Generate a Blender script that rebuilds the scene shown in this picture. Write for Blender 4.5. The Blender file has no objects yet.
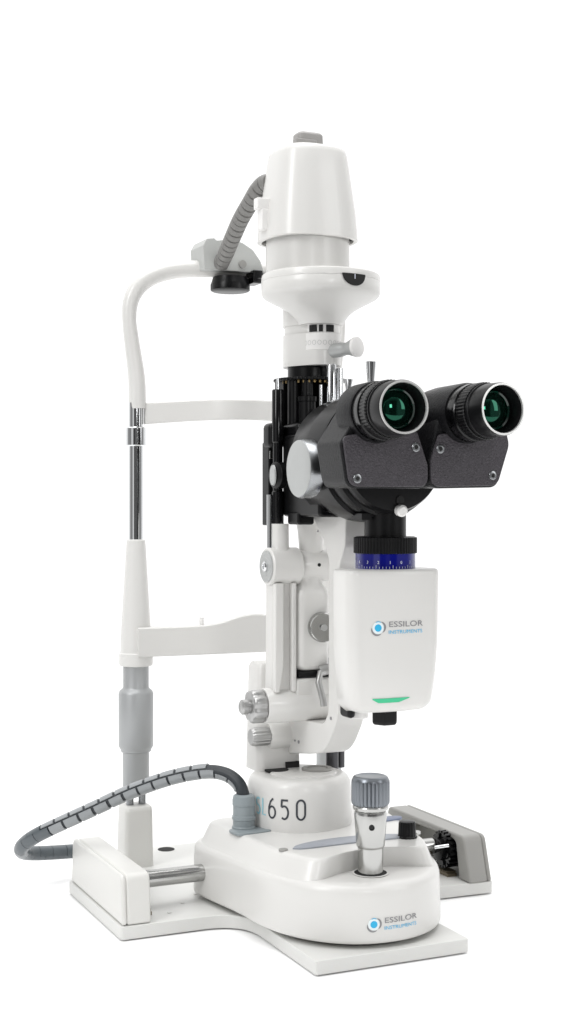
import bpy, bmesh, math, random
from mathutils import Vector, Matrix
random.seed(4)
C = bpy.context.scene
COL = C.collection
PI = math.pi
sin, cos = math.sin, math.cos

# ------------------------------------------------------------------ materials
def new_mat(name):
    m = bpy.data.materials.new(name); m.use_nodes = True
    nt = m.node_tree; b = nt.nodes['Principled BSDF']
    return m, nt, b

def mat(name, col, rough=.4, metal=0., coat=0., spec=.5, bump=0., bscale=300., bdist=.0004,
        vary=.0, vscale=25., rvar=.0, aniso=0., emit=None, estr=0.):
    m, nt, b = new_mat(name)
    b.inputs['Base Color'].default_value = (*col, 1)
    b.inputs['Roughness'].default_value = rough
    b.inputs['Metallic'].default_value = metal
    b.inputs['Coat Weight'].default_value = coat
    b.inputs['Coat Roughness'].default_value = .12
    b.inputs['Specular IOR Level'].default_value = spec
    b.inputs['Anisotropic'].default_value = aniso
    tc = nt.nodes.new('ShaderNodeTexCoord')
    if vary > 0 or rvar > 0:
        n = nt.nodes.new('ShaderNodeTexNoise'); n.inputs['Scale'].default_value = vscale
        n.inputs['Detail'].default_value = 5
        nt.links.new(tc.outputs['Object'], n.inputs['Vector'])
        if vary > 0:
            r = nt.nodes.new('ShaderNodeMix'); r.data_type = 'RGBA'
            r.inputs['A'].default_value = (*[c * (1 - vary) for c in col], 1)
            r.inputs['B'].default_value = (*[min(1, c * (1 + vary)) for c in col], 1)
            nt.links.new(n.outputs['Fac'], r.inputs['Factor'])
            nt.links.new(r.outputs['Result'], b.inputs['Base Color'])
        if rvar > 0:
            mr = nt.nodes.new('ShaderNodeMapRange')
            mr.inputs['To Min'].default_value = max(0, rough - rvar)
            mr.inputs['To Max'].default_value = rough + rvar
            nt.links.new(n.outputs['Fac'], mr.inputs['Value'])
            nt.links.new(mr.outputs['Result'], b.inputs['Roughness'])
    if bump > 0:
        n2 = nt.nodes.new('ShaderNodeTexNoise'); n2.inputs['Scale'].default_value = bscale
        n2.inputs['Detail'].default_value = 3
        nt.links.new(tc.outputs['Object'], n2.inputs['Vector'])
        bp = nt.nodes.new('ShaderNodeBump'); bp.inputs['Strength'].default_value = bump
        bp.inputs['Distance'].default_value = bdist
        nt.links.new(n2.outputs['Fac'], bp.inputs['Height'])
        nt.links.new(bp.outputs['Normal'], b.inputs['Normal'])
    if emit:
        b.inputs['Emission Color'].default_value = (*emit, 1)
        b.inputs['Emission Strength'].default_value = estr
    return m

WHITE = mat('white_enamel', (.675, .668, .648), .34, coat=.25, bump=.12, bscale=900, bdist=.0002, vary=.012, vscale=18, rvar=.05)
WHITE2 = mat('white_plastic', (.80, .79, .775), .42, bump=.1, bscale=1400, bdist=.0001, vary=.01, rvar=.05)
BASEW = mat('base_paint', (.66, .66, .64), .42, bump=.2, bscale=1200, bdist=.0002, vary=.015, rvar=.06)
GREYP = mat('grey_plastic', (.47, .48, .465), .5, bump=.15, bscale=900, bdist=.0002)
COVER = mat('cover_grey_white', (.66, .655, .63), .4, coat=.1, bump=.15, bscale=1000, bdist=.0002, vary=.015)
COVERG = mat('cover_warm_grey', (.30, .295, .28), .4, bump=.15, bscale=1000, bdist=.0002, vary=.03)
SLEEVE = mat('satin_aluminium', (.40, .41, .415), .42, metal=.35, vary=.03, vscale=40)
CHROME = mat('chrome', (.72, .73, .74), .09, metal=1., rvar=.03, vscale=60)
STEEL = mat('brushed_steel', (.46, .46, .45), .2, metal=1., rvar=.08, vscale=80, aniso=.4)
STEELD = mat('dark_steel', (.30, .31, .32), .28, metal=1., rvar=.06)
KNOB = mat('knob_grey_metal', (.20, .215, .235), .30, metal=.8, rvar=.06)
RIM = mat('rim_silver', (.62, .62, .61), .3, metal=.6)
GREENB = mat('dark_green_glint', (.002, .022, .014), .08, coat=.3)  # colour of the glint ring in the eyepieces
SATIN = mat('satin_metal', (.44, .44, .435), .34, metal=.75, rvar=.06)
KFACE = mat('brushed_knob_face', (.44, .45, .445), .45, metal=.3, bump=.1, bscale=2000, bdist=.0001)
BLACK = mat('black_satin', (.005, .005, .0055), .30, spec=.22, bump=.12, bscale=1200, bdist=.0002, rvar=.06)
BLACKG = mat('black_gloss', (.003, .003, .0035), .16, spec=.35)
CRINK = mat('black_crinkle', (.007, .007, .008), .36, spec=.20, bump=.8, bscale=900, bdist=.0006, vary=.5, vscale=700)
PLATE = mat('charcoal_crinkle', (.050, .045, .052), .40, spec=.35, bump=1., bscale=800, bdist=.0009, vary=.55, vscale=650)
HOLE = mat('dark_hole', (.01, .01, .01), .8)
BLUE = mat('blue_glass_ring', (.003, .005, .17), .08, coat=.3)
BLUEGREY = mat('blue_grey_rubber', (.25, .285, .30), .42, bump=.1)
PAD = mat('grey_pad', (.33, .35, .39), .45, bump=.3, bscale=900, bdist=.0002)
PADB = mat('slate_pad', (.16, .19, .28), .45)
CABLE = mat('cable_core_black', (.02, .025, .03), .45)
WRAP = mat('cable_wrap_grey', (.27, .285, .295), .28, coat=.3, vary=.08, vscale=60)
WRAPD = mat('cable_wrap_dark', (.085, .10, .11), .35, coat=.2, vary=.1, vscale=60)
GUN = mat('gunmetal', (.07, .07, .075), .3, metal=.8)
BELLOW = mat('conduit_grey', (.20, .196, .188), .5, vary=.06)
RUBBERG = mat('strain_relief_grey', (.33, .32, .31), .5)
INK = mat('ink_dark', (.035, .04, .05), .5)
INKG = mat('ink_grey', (.24, .24, .25), .5)
CYAN = mat('ink_cyan', (.02, .42, .72), .45)
CYANL = mat('ink_pale_cyan', (.30, .60, .68), .5)
GREEN = mat('green_indicator', (.03, .40, .20), .3, emit=(.03, .5, .25), estr=.25)
GOLD = mat('brass_notches', (.45, .33, .16), .35, metal=.9)
RACK = mat('rack_bronze', (.20, .17, .12), .35, metal=.8)
WHITEINK = mat('ink_white', (.75, .78, .9), .5)

def glass_green():
    m, nt, b = new_mat('coated_lens')
    b.inputs['Base Color'].default_value = (.001, .006, .004, 1)
    b.inputs['IOR'].default_value = 1.65
    b.inputs['Roughness'].default_value = .03
    b.inputs['Specular IOR Level'].default_value = .5
    b.inputs['Specular Tint'].default_value = (.12, 1., .6, 1)
    b.inputs['Coat Weight'].default_value = .12
    b.inputs['Coat Roughness'].default_value = .02
    return m
LENS = glass_green()

# ------------------------------------------------------------------ mesh builder
def frame(origin, axis, up=(0, 0, 1)):
    """matrix whose local z runs along axis"""
    z = Vector(axis).normalized(); u = Vector(up)
    if abs(z.dot(u.normalized())) > .97: u = Vector((0, 1, 0))
    x = u.cross(z).normalized(); y = z.cross(x)
    M = Matrix((x, y, z)).transposed().to_4x4(); M.translation = Vector(origin)
    return M

class MB:
    def __init__(s): s.v = []; s.f = []; s.m = []; s.mi = 0
    def add(s, vs, fs, M=None):
        o = len(s.v)
        s.v += [tuple(M @ Vector(p)) if M else tuple(p) for p in vs]
        s.f += [tuple(i + o for i in f) for f in fs]; s.m += [s.mi] * len(fs)
        return s
    def box(s, x0, x1, y0, y1, z0, z1, M=None):
        vs = [(x, y, z) for z in (z0, z1) for y in (y0, y1) for x in (x0, x1)]
        return s.add(vs, [(0, 2, 3, 1), (4, 5, 7, 6), (0, 1, 5, 4), (2, 6, 7, 3), (0, 4, 6, 2), (1, 3, 7, 5)], M)
    def loft(s, secs, M=None, cap0=True, cap1=True, closed=True):
        n = len(secs[0]); vs = [p for c in secs for p in c]; fs = []
        for k in range(len(secs) - 1):
            for i in range(n if closed else n - 1):
                j = (i + 1) % n
                fs.append((k*n+i, k*n+j, (k+1)*n+j, (k+1)*n+i))
        if cap0: fs.append(tuple(range(n))[::-1])
        if cap1: fs.append(tuple((len(secs)-1)*n + i for i in range(n)))
        return s.add(vs, fs, M)
    def prism(s, poly, z0, z1, M=None):
        return s.loft([[(x, y, z0) for x, y in poly], [(x, y, z1) for x, y in poly]], M)
    def prism_x(s, poly, x0, x1):      # polygon in YZ
        return s.loft([[(x0, y, z) for y, z in poly], [(x1, y, z) for y, z in poly]])
    def prism_y(s, poly, y0, y1):      # polygon in XZ
        return s.loft([[(x, y0, z) for x, z in poly], [(x, y1, z) for x, z in poly]])
    def lathe(s, prof, origin, axis=(0, 0, 1), n=48, rad=None, caps=True):
        """prof: (r, h) pairs; rad(a) multiplies the radius"""
        M = frame(origin, axis)
        secs = []
        for r, h in prof:
            secs.append([(r*(rad(2*PI*i/n) if rad else 1)*cos(2*PI*i/n), r*(rad(2*PI*i/n) if rad else 1)*sin(2*PI*i/n), h) for i in range(n)])
        return s.loft(secs, M, caps, caps)
    def tube(s, pts, r, n=16, caps=True):
        P = [Vector(p) for p in pts]; secs = []
        up = Vector((0, 0, 1)); T0 = (P[1]-P[0]).normalized()
        if abs(T0.dot(up)) > .95: up = Vector((0, 1, 0))
        x = up.cross(T0).normalized()
        for k, p in enumerate(P):
            t = (P[min(k+1, len(P)-1)] - P[max(k-1, 0)]).normalized()
            x = (x - t*x.dot(t)).normalized(); y = t.cross(x)
            rr = r(k/(len(P)-1)) if callable(r) else r
            secs.append([tuple(p + x*rr*cos(2*PI*i/n) + y*rr*sin(2*PI*i/n)) for i in range(n)])
        return s.loft(secs, None, caps, caps)
    def build(s, name, material, parent=None, bevel=0., seg=3, ang=38, label=None):
        me = bpy.data.meshes.new(name)
        me.from_pydata(s.v, [], s.f)
        mats = material if isinstance(material, (list, tuple)) else [material]
        for q in mats: me.materials.append(q)
        for p, i in zip(me.polygons, s.m): p.material_index = i
        bm = bmesh.new(); bm.from_mesh(me)
        bmesh.ops.recalc_face_normals(bm, faces=bm.faces); bm.to_mesh(me); bm.free()
        me.shade_smooth(); me.set_sharp_from_angle(angle=math.radians(ang))
        o = bpy.data.objects.new(name, me); COL.objects.link(o)
        if bevel > 0:
            b = o.modifiers.new('bevel', 'BEVEL'); b.width = bevel; b.segments = seg
            b.limit_method = 'ANGLE'; b.angle_limit = math.radians(32); b.harden_normals = False
            w = o.modifiers.new('wn', 'WEIGHTED_NORMAL'); w.keep_sharp = False; w.weight = 60
            me.set_sharp_from_angle(angle=math.radians(180))
        if parent: o.parent = parent
        if label: o['label'] = label
        return o

def spline(pts, n=12):
    P = [Vector(p) for p in pts]; P = [P[0]*2-P[1]] + P + [P[-1]*2-P[-2]]; out = []
    for i in range(1, len(P)-2):
        for k in range(n):
            t = k/n; a, b, c, d = P[i-1], P[i], P[i+1], P[i+2]
            out.append(.5*((2*b)+(c-a)*t+(2*a-5*b+4*c-d)*t*t+(3*b-a-3*c+d)*t**3))
    out.append(P[-2]); return out

def rrect(x0, x1, y0, y1, r, n=6):
    out = []
    for cx, cy, a in ((x1-r, y1-r, 0), (x0+r, y1-r, 90), (x0+r, y0+r, 180), (x1-r, y0+r, 270)):
        for k in range(n+1):
            t = math.radians(a + 90*k/n); out.append((cx + r*cos(t), cy + r*sin(t)))
    return out

def round_poly(pts, rad, n=6):
    """fillet each corner of a polygon; rad number or list"""
    out = []; N = len(pts)
    for i in range(N):
        r = rad[i] if isinstance(rad, (list, tuple)) else rad
        p = Vector(pts[i]); a = Vector(pts[i-1]); b = Vector(pts[(i+1) % N])
        if r <= 0: out.append(tuple(p)); continue
        u = (a-p).normalized(); w = (b-p).normalized()
        half = math.acos(max(-1, min(1, u.dot(w))))/2
        if half > 1.54: out.append(tuple(p)); continue
        t = min(r/math.tan(half), (a-p).length*.48, (b-p).length*.48)
        p0 = p+u*t; p1 = p+w*t
        for k in range(n+1):
            s_ = k/n; q = p0*(1-s_)**2 + p*2*s_*(1-s_) + p1*s_*s_; out.append(tuple(q))
    return out

def inset(poly, d):
    N = len(poly); out = []
    A = sum(poly[i][0]*poly[(i+1) % N][1]-poly[(i+1) % N][0]*poly[i][1] for i in range(N))
    sg = 1 if A > 0 else -1
    for i in range(N):
        a = Vector(poly[i-1]); p = Vector(poly[i]); b = Vector(poly[(i+1) % N])
        e1 = (p-a); e2 = (b-p)
        if e1.length < 1e-7: e1 = e2
        if e2.length < 1e-7: e2 = e1
        n1 = Vector((-e1.y, e1.x)).normalized()*sg; n2 = Vector((-e2.y, e2.x)).normalized()*sg
        nn = n1+n2; nn = nn.normalized() if nn.length > 1e-6 else n1
        k = 1/max(.5, nn.dot(n1)); out.append(tuple(p + nn*d*k))
    return out

def sup(cx, cy, a, b, e, n=64, rot=0.):
    out = []
    for i in range(n):
        t = 2*PI*i/n; c_, s_ = cos(t), sin(t)
        x = a*math.copysign(abs(c_)**(2/e), c_); y = b*math.copysign(abs(s_)**(2/e), s_)
        out.append((cx+x*cos(rot)-y*sin(rot), cy+x*sin(rot)+y*cos(rot)))
    return out
def lift(poly, z): return [(x, y, z) for x, y in poly]

def flute(k, d):  # fluted rim: k grooves, depth fraction d
    return lambda a: 1 - d*(.5+.5*cos(k*a))**2

# wrap flat art on a vertical surface given by a plan polyline (left to right as read)
class Wrap:
    def __init__(s, pts, tilt=None):
        s.p = [Vector(q) for q in pts]; s.l = [0]
        for i in range(1, len(s.p)): s.l.append(s.l[-1]+(s.p[i]-s.p[i-1]).length)
    def at(s, x, z, e):
        x = max(0, min(s.l[-1]-1e-6, x)); i = 1
        while s.l[i] < x and i < len(s.l)-1: i += 1
        t = (x-s.l[i-1])/(s.l[i]-s.l[i-1]); a, b = s.p[i-1], s.p[i]; q = a.lerp(b, t)
        def nrm(k):
            k0 = max(0, k-1); k1 = min(len(s.p)-1, k+1); d = (s.p[k1]-s.p[k0]).normalized(); return Vector((d.y, -d.x))
        nn = nrm(i-1).lerp(nrm(i), t).normalized()
        return (q.x+nn.x*e, q.y+nn.y*e, z)

def text_verts(txt, size, sx=1., bold=0.):
    cu = bpy.data.curves.new('lettering', 'FONT'); cu.body = txt; cu.size = size; cu.resolution_u = 3; cu.offset = bold
    o = bpy.data.objects.new('lettering', cu); COL.objects.link(o)
    bpy.context.view_layer.update()
    me = bpy.data.meshes.new_from_object(o)
    vs = [(v.co.x*sx, v.co.y) for v in me.vertices]; fs = [tuple(p.vertices) for p in me.polygons]
    bpy.data.objects.remove(o); bpy.data.curves.remove(cu); bpy.data.meshes.remove(me)
    return vs, fs

def wrap_flat(mb, W, vs, fs, x0, z0, e=.0002, slant=0.):
    mb.add([W.at(x0+x, z0+y, e) for x, y in vs], fs)

def ribbon(path, w):
    """flat stroke following a path"""
    P = [Vector(p) for p in path]; vs = []; fs = []
    for k, p in enumerate(P):
        t = (P[min(k+1, len(P)-1)]-P[max(k-1, 0)]).normalized(); n = Vector((-t.y, t.x))*w/2
        vs += [tuple(p+n), tuple(p-n)]
    for k in range(len(P)-1): fs.append((2*k, 2*k+1, 2*k+3, 2*k+2))
    return vs, fs
def arc(cx, cy, rx, ry, a0, a1, n=20):
    return [(cx+rx*cos(math.radians(a0+(a1-a0)*k/n)), cy+ry*sin(math.radians(a0+(a1-a0)*k/n))) for k in range(n+1)]
def disc2(cx, cy, r, n=32): return [(cx+r*cos(2*PI*k/n), cy+r*sin(2*PI*k/n)) for k in range(n)], [tuple(range(n))]

# ------------------------------------------------------------------ root
ROOT = bpy.data.objects.new('slit_lamp', None); COL.objects.link(ROOT)
ROOT['label'] = 'white slit lamp microscope with black binocular eyepieces, steel joystick and headrest frame'
ROOT['category'] = 'slit lamp'

# ------------------------------------------------------------------ setting
g = MB(); g.box(-1.3, 1.3, -1.3, 1.3, -.03, 0)
TABLE = mat('white_tabletop', (.96, .96, .96), .6, bump=.05, bscale=400, bdist=.0001, vary=.005)
t = g.build('tabletop', TABLE); t['kind'] = 'structure'; t['label'] = 'plain white tabletop under the instrument'

# ------------------------------------------------------------------ base plate
pl = [(-.066, -.156), (.055, -.156), (.055, -.028), (.155, -.033), (.155, .113), (.105, .113), (.105, .192),
      (-.112, .192), (-.112, .113), (-.1625, .113), (-.1625, -.028), (-.066, -.028)]
plr = round_poly(pl, [.002, .002, .03, .003, .003, .01, .006, .006, .01, .003, .003, .034], 10)
b = MB(); b.prism(plr, .001, .0108)
plate = b.build('base_plate', BASEW, ROOT, bevel=.0007, seg=2)
for x in (-.0545, .050):
    m = MB(); m.lathe([(.0075, .0100), (.0075, .0112)], (x, .178, 0), n=40); m.build('plate_hole', HOLE, plate)
for k in range(3):
    m = MB(); m.lathe([(.0016, .0105), (.0016, .0113), (.0010, .0113)], (-.118+.03*k*.6, -.008+.02*k, 0), n=16); m.build('plate_screw', BASEW, plate)

# ------------------------------------------------------------------ rail covers (open towards the middle)
def cover(side, material, gear):
    xo = .1535 if side > 0 else -.1612; xi = xo-side*.0215 if side > 0 else xo+.0225
    outer = round_poly([(-.034 if side > 0 else -.027, .0110), (-.0235, .0475), (.106, .0475), (.110, .0110)], [0, .007, .007, 0], 8)
    inner = round_poly([(-.0165, .0110), (-.0110, .0415), (.060, .0415), (.098, .024), (.101, .0110)], [0, .006, .02, .004, 0], 8)
    m = MB(); a, c_ = (xo, xi)
    # shell: outer wall and the rim arch
    m.prism_x(outer, a, a-side*.004)
    prof = outer + inner[::-1]
    m.prism_x(prof, a-side*.0038, c_)
    return m.build('rail_cover', material, ROOT, bevel=.0032 if side < 0 else .0022, seg=4)
cl = cover(-1, COVER, False)
cr = cover(1, COVERG, True); cr['label'] = 'rail cover with shade put into its darker grey, its gear wheel showing'  # same kind of cover as the left; its shade is in the grey

# cross shaft with gear wheels
sh = MB(); sh.lathe([(.0066, 0), (.0066, .262)], (-.140, .010, .0335), (1, 0, 0), 40)
shaft = sh.build('cross_shaft', STEEL, ROOT, ang=30)
for x in (-.0815, ):
    m = MB(); m.lathe([(.0090, 0), (.0090, .0025), (.0078, .0032)], (x-.001, .010, .0335), (1, 0, 0), 40); m.build('shaft_flange', STEEL, shaft)
def gear(x, dx, r=.0165, n=22, gy=.004, gz=.0315):
    m = MB(); pts = []
    for k in range(n):
        for da, rr in ((0, r), (.45, r), (.5, r-.0018), (.95, r-.0018)):
            a = 2*PI*(k+da)/n; pts.append((rr*cos(a), rr*sin(a)))
    m.loft([[(x, gy+p[0], gz+p[1]) for p in pts], [(x+dx, gy+p[0], gz+p[1]) for p in pts]])
    m.lathe([(.009, 0), (.009, .004), (.0065, .005)], (x, gy, gz), (-1, 0, 0), 32)
    for k in range(6):
        a = 2*PI*k/6+.2; m.lathe([(.0022, 0), (.0022, .0016)], (x, gy+.0112*cos(a), gz+.0112*sin(a)), (-1, 0, 0), 14)
    return m.build('gear_wheel', BLACKG, shaft)
gear(.1275, .016, .0155)
for side, x in ((1, .131), (-1, -.1365)):
    m = MB(); m.box(x-.0045, x+.0045, -.008, .094, .0109, .0135)
    for k in range(35):
        y = -.006+k*.0028; m.box(x-.0045, x+.0045, y, y+.0014, .0135, .0152)
    m.build('gear_rail', RACK, plate)

# ------------------------------------------------------------------ moving base
def body_outline(n=40):
    """plan outline, starting at the right rear, going round the front to the left rear and back"""
    P = []
    for k in range(n+1):                       # right side to left side round the front
        t = -PI*k/n; c_, s_ = cos(t), sin(t); e = 2.15
        P.append((-.0028+.0725*math.copysign(abs(c_)**(2/e), c_), -.055+.0965*math.copysign(abs(s_)**(2/e), s_)))
    left = [(-.0778, -.035), (-.0815, -.015), (-.0848, .005)] + [(-.064-.0222*cos(a), .020+.024*sin(a)) for a in [PI/2*k/10 for k in range(11)]]
    P += left + [(-x, y) for x, y in left[::-1]]
    return P
BO = body_outline()
b = MB()
b.loft([lift(inset(BO, .0025), .0140), lift(inset(BO, .0006), .0150), lift(BO, .0170), lift(inset(BO, .0004), .042), lift(inset(BO, .0008), .0492),
        lift(inset(BO, .0016), .0520), lift(inset(BO, .0032), .0540), lift(inset(BO, .0060), .0548), lift(inset(BO, .009), .0552), lift(inset(BO, .012), .0552)])
base = b.build('moving_base', WHITE, ROOT, ang=50)
m = MB(); m.loft([lift(inset(BO, .010), .0112), lift(inset(BO, .010), .0141)]); m.build('under_base_shade', HOLE, base)  # dark slab standing in for the shadow in the gap under the base

YC = -.130
def deck_poly(d):
    # body outline inset by d, cut by a concave arc in front of which the joystick stands
    B = inset(BO, d + .001)
    n_ = len(B)
    left_ = [p for p in B[21:41] if p[1] > YC + d*.5]; right_ = [p for p in B[:21] if p[1] > YC + d*.5]
    ch = left_ + B[41:] + right_
    cyy = -.170 
    xa, ya = ch[-1]; xb, yb = ch[0]
    Rr_ = math.hypot(xb, yb - cyy) ; aa = math.atan2(ya - cyy, xa); ab = math.atan2(yb - cyy, xb)
    return smooth_poly(resample(ch + [(Rr_*cos(aa+(ab-aa)*k/24), cyy+Rr_*sin(aa+(ab-aa)*k/24)) for k in range(1, 24)], 240), 34)
def smooth_poly(P, it):
    for _ in range(it):
        P = [tuple((Vector(P[i-1])+Vector(P[i])*2+Vector(P[(i+1) % len(P)]))/4) for i in range(len(P))]
    return P
def resample(P, n):
    V = [Vector(p) for p in P]+[Vector(P[0])]; L = [0]
    for i in range(1, len(V)): L.append(L[-1]+(V[i]-V[i-1]).length)
    out = []; j = 1
    for k in range(n):
        t = L[-1]*k/n
        while L[j] < t: j += 1
        out.append(tuple(V[j-1].lerp(V[j], (t-L[j-1])/max(1e-9, L[j]-L[j-1]))))
    return out
m = MB()
m.loft([lift(deck_poly(d_), z_) for d_, z_ in ((.0020, .0535), (.0034, .0556), (.0046, .0578), (.0082, .0662), (.0094, .0682), (.0110, .0693), (.0135, .0696))], cap1=False)
dp_ = lift(deck_poly(.0135), .0696); nn_ = len(dp_)
q_ = len(dp_); m.add(dp_, [tuple(range(q_))])
deck = m.build('control_deck', WHITE, base, ang=50)

def flat_pad(poly, z0, z1, name, material, e=.0006):
    m = MB(); m.loft([lift(poly, z0), lift(poly, z1-.0004), lift(inset(poly, e), z1)]); return m.build(name, material, base)
def bow(cx, cyy, L, w, bend, n=24, rot=0.):
    top = []; bot = []
    for k in range(n+1):
        t = -1+2*k/n; ww = w*math.sqrt(max(0.0, 1-abs(t)**2.6)); y = bend*(t*t)
        top.append((L*t, y+ww)); bot.append((L*t, y-ww))
    pts = top + bot[::-1][1:-1]
    return [(cx+x*cos(rot)-y*sin(rot), cyy+x*sin(rot)+y*cos(rot)) for x, y in pts]
flat_pad(bow(-.003, -.0800, .0480, .0088, -.0060), .0690, .0709, 'palm_pad', PAD)
flat_pad(bow(.055, -.030, .017, .006, 0, rot=.15), .0690, .0708, 'palm_pad', PADB)
flat_pad(sup(-.056, -.020, .016, .0105, 4, rot=.1), .0690, .0708, 'socket_plate', BLUEGREY)
m = MB(); m.lathe([(.0034, .0690), (.0034, .0703), (.0028, .0706)], (-.058, -.085, 0), n=24); m.build('deck_button', COVERG, base)
m = MB(); m.lathe([(.0034, .0690), (.0034, .0708), (.0028, .0712)], (.056, -.079, 0), n=24); m.build('deck_button', STEEL, base)
# black dimmer knob
m = MB(); m.lathe([(.0078, .0690), (.0078, .0705), (.0068, .0712), (.0064, .0800), (.0060, .0815), (.0045, .0820)], (.0430, -.088, 0), n=48, rad=flute(16, .06)); m.build('dimmer_knob', BLACK, base)
# joystick well
m = MB(); m.lathe([(.0118, .0551), (.0134, .0556), (.0134, .0559), (.0118, .0559)], (-.0048, -.1195, 0), n=48, caps=False); m.build('well_ring', WHITE, base)
m = MB(); m.lathe([(.0128, .0545), (.0128, .0557)], (-.0048, -.1195, 0), n=48); m.build('joystick_well', HOLE, base)
# small lever on the right shoulder
m = MB(); m.tube([(.066, -.090, .060), (.0765, -.0925, .061)], .0012, 10); m.build('lock_pin', CHROME, base)

# ------------------------------------------------------------------ joystick
JX, JY = -.0048, -.1195
m = MB(); m.lathe([(.0090, .050), (.0092, .0740), (.0100, .0750), (.0103, .0760), (.0118, .098), (.0114, .1000), (.0108, .1005), (.0124, .1015), (.0128, .1035), (.0122, .1045)], (JX, JY, 0), n=56)
joy = m.build('joystick', STEEL, ROOT, ang=30)
m = MB(); m.lathe([(.0118, .1040), (.0130, .1050), (.0137, .1062), (.0139, .1075), (.0139, .1205), (.0137, .1225)], (JX, JY, 0), n=224, rad=flute(28, .075))
m.lathe([(.0134, .1224), (.0128, .1243), (.0118, .1252), (.0105, .1256), (.0100, .1253)], (JX, JY, 0), n=72)
m.build('joystick_cap', KNOB, joy, ang=50)
m = MB(); m.lathe([(.0021, .0), (.0021, .0008), (.0014, .0008), (.0012, .0003)], (JX-.0045, JY-.0104, .0905), (-.38, -.92, 0), 20); m.build('joystick_screw', BLACKG, joy)

# ------------------------------------------------------------------ pedestal with the model number
PX, PY = -.0085, -.006
def pedo(r): return sup(PX, PY, r, r, 2.25, 80, .3)
m = MB()
m.loft([lift(pedo(.0405), .0680), lift(pedo(.0400), .0700), lift(pedo(.0395), .098), lift(pedo(.0388), .1030), lift(pedo(.0372), .1062), lift(pedo(.0350), .1080), lift(pedo(.0325), .1086), lift(pedo(.028), .1088)])
m.lathe([(.0265, .1086), (.0262, .1098), (.0250, .1103)], (PX+.002, PY-.003, 0), n=56)
ped = m.build('pedestal', WHITE, ROOT, ang=45)
m = MB(); m.lathe([(.0095, .1095), (.0095, .1106)], (PX-.016, PY-.006+.014, 0), n=40); m.build('recess_shade', HOLE, ped)  # black disc painted in for the dark of a shadowed recess
m = MB(); m.lathe([(.0125, .1095), (.0125, .1112), (.0118, .1118), (.0085, .1118), (.008, .1109)], (PX+.014, PY-.004, 0), n=40); m.build('bearing_cap', COVERG, ped)
# plan curve of pedestal as read from the front, left to right
pts = []
for k in range(121):
    a = math.radians(-114.5-95+190*k/120)
    best = None
    # superellipse radius in direction a
    c_, s_ = cos(a-.3), sin(a-.3); r = .0396/((abs(c_)**2.25+abs(s_)**2.25)**(1/2.25))
    pts.append((PX+r*cos(a), PY+r*sin(a)))
WP = Wrap(pts); mid = WP.l[60]
num = MB(); w = .0015
def at(mb, vf, x, z, W=WP, e=.0004): wrap_flat(mb, W, vf[0], vf[1], x, z, e)
zb = .0800; H_ = .0150; wd = .0030
def digit6(): # narrow: stem arc plus bowl
    return [ribbon(arc(0, .0044, wd, .0044, 0, 360, 30), w), ribbon([(-wd, .0044), (-wd*.95, .0080), (-wd*.45, .0125), (wd*.35, H_)], w)]
def digit5():
    return [ribbon([(wd*.9, H_-.0006), (-wd*.75, H_-.0006)], w), ribbon([(-wd*.75, H_), (-wd*.85, .0092)], w),
            ribbon([(-wd*.85, .0094)] + arc(-.0002, .0050, wd, .0049, 120, -130, 24), w)]
def digit0():
    return [ribbon(arc(0, H_-.0042, wd*1.05, .0040, 0, 180, 20)+arc(0, .0042, wd*1.05, .0042, 180, 360, 20)+[(wd*1.05, .0042), (wd*1.05, H_-.0042)], w)]
for f, x in ((digit6, -.0225), (digit5, -.0116), (digit0, .0010)):
    for r in f(): at(num, r, mid+x, zb)
num.build('model_number', INK, ped)
sl = MB()
for r in (ribbon(arc(0, .0108, .0022, .0028, 40, 270, 16)+arc(0, .0046, .0022, .0032, 90, -140, 16), .0013), ribbon([(.0052, .0140), (.0052, .0014), (.0085, .0014)], .0013)):
    at(sl, r, mid-.0372, zb)
sl.build('series_letters', CYANL, ped)

# ------------------------------------------------------------------ brand mark
def brand(W, x, z, k, parent, tilt=0.):
    """blue eye emblem, the maker's name and a second line"""
    m = MB(); at(m, disc2(0, 0, .0026*k), x, z, W); at(m, ribbon(arc(0, .0008*k, .0036*k, .0036*k, 60, 120, 8), .0005*k), x, z, W, .0005)
    m.build('emblem_dot', CYAN, parent)
    m = MB(); at(m, disc2(0, 0, .0043*k), x, z, W, .0002); m.build('emblem_halo', mat('emblem_white', (.80, .88, .90), .4), parent)
    m = MB()
    def cres(a0, a1, wm):
        vs = []; fs = []; n = 20
        for q in range(n+1):
            t = q/n; a = math.radians(a0+(a1-a0)*t); wv = wm*sin(PI*t)**.7
            r0 = .0046*k; r1 = r0+wv; vs += [(r0*cos(a), r0*sin(a)), (r1*cos(a), r1*sin(a))]
        for q in range(n): fs.append((2*q, 2*q+1, 2*q+3, 2*q+2))
        return vs, fs
    at(m, cres(175, 300, .0013*k), x, z, W); at(m, cres(-45, 65, .0014*k), x, z, W); m.build('emblem_ring', INKG, parent)
    vs, fs = text_verts('ESSILOR', .0056*k, 1.0, .00002)
    L = max(v[0] for v in vs); s_ = .0285*k/L; vs = [(v[0]*s_, v[1]) for v in vs]
    m = MB(); at(m, (vs, fs), x+.0078*k, z+.0004*k, W); m.build('brand_lettering', INKG, parent)
    vs, fs = text_verts('INSTRUMENTS', .0036*k, 1.0, 0)
    L = max(v[0] for v in vs); s_ = .0280*k/L; vs = [(v[0]*s_, v[1]) for v in vs]
    m = MB(); at(m, (vs, fs), x+.0078*k, z-.0044*k, W); m.build('brand_lettering', CYAN, parent)
fr = [(x, y) for x, y in inset(BO, .0002)[6:35]][::-1]       # left to right round the front
WB = Wrap(fr)
xl = min(range(len(fr)), key=lambda i: abs(fr[i][0]+.016)); 
brand(WB, WB.l[xl]-.0025, .0282, .96, base)

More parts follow.
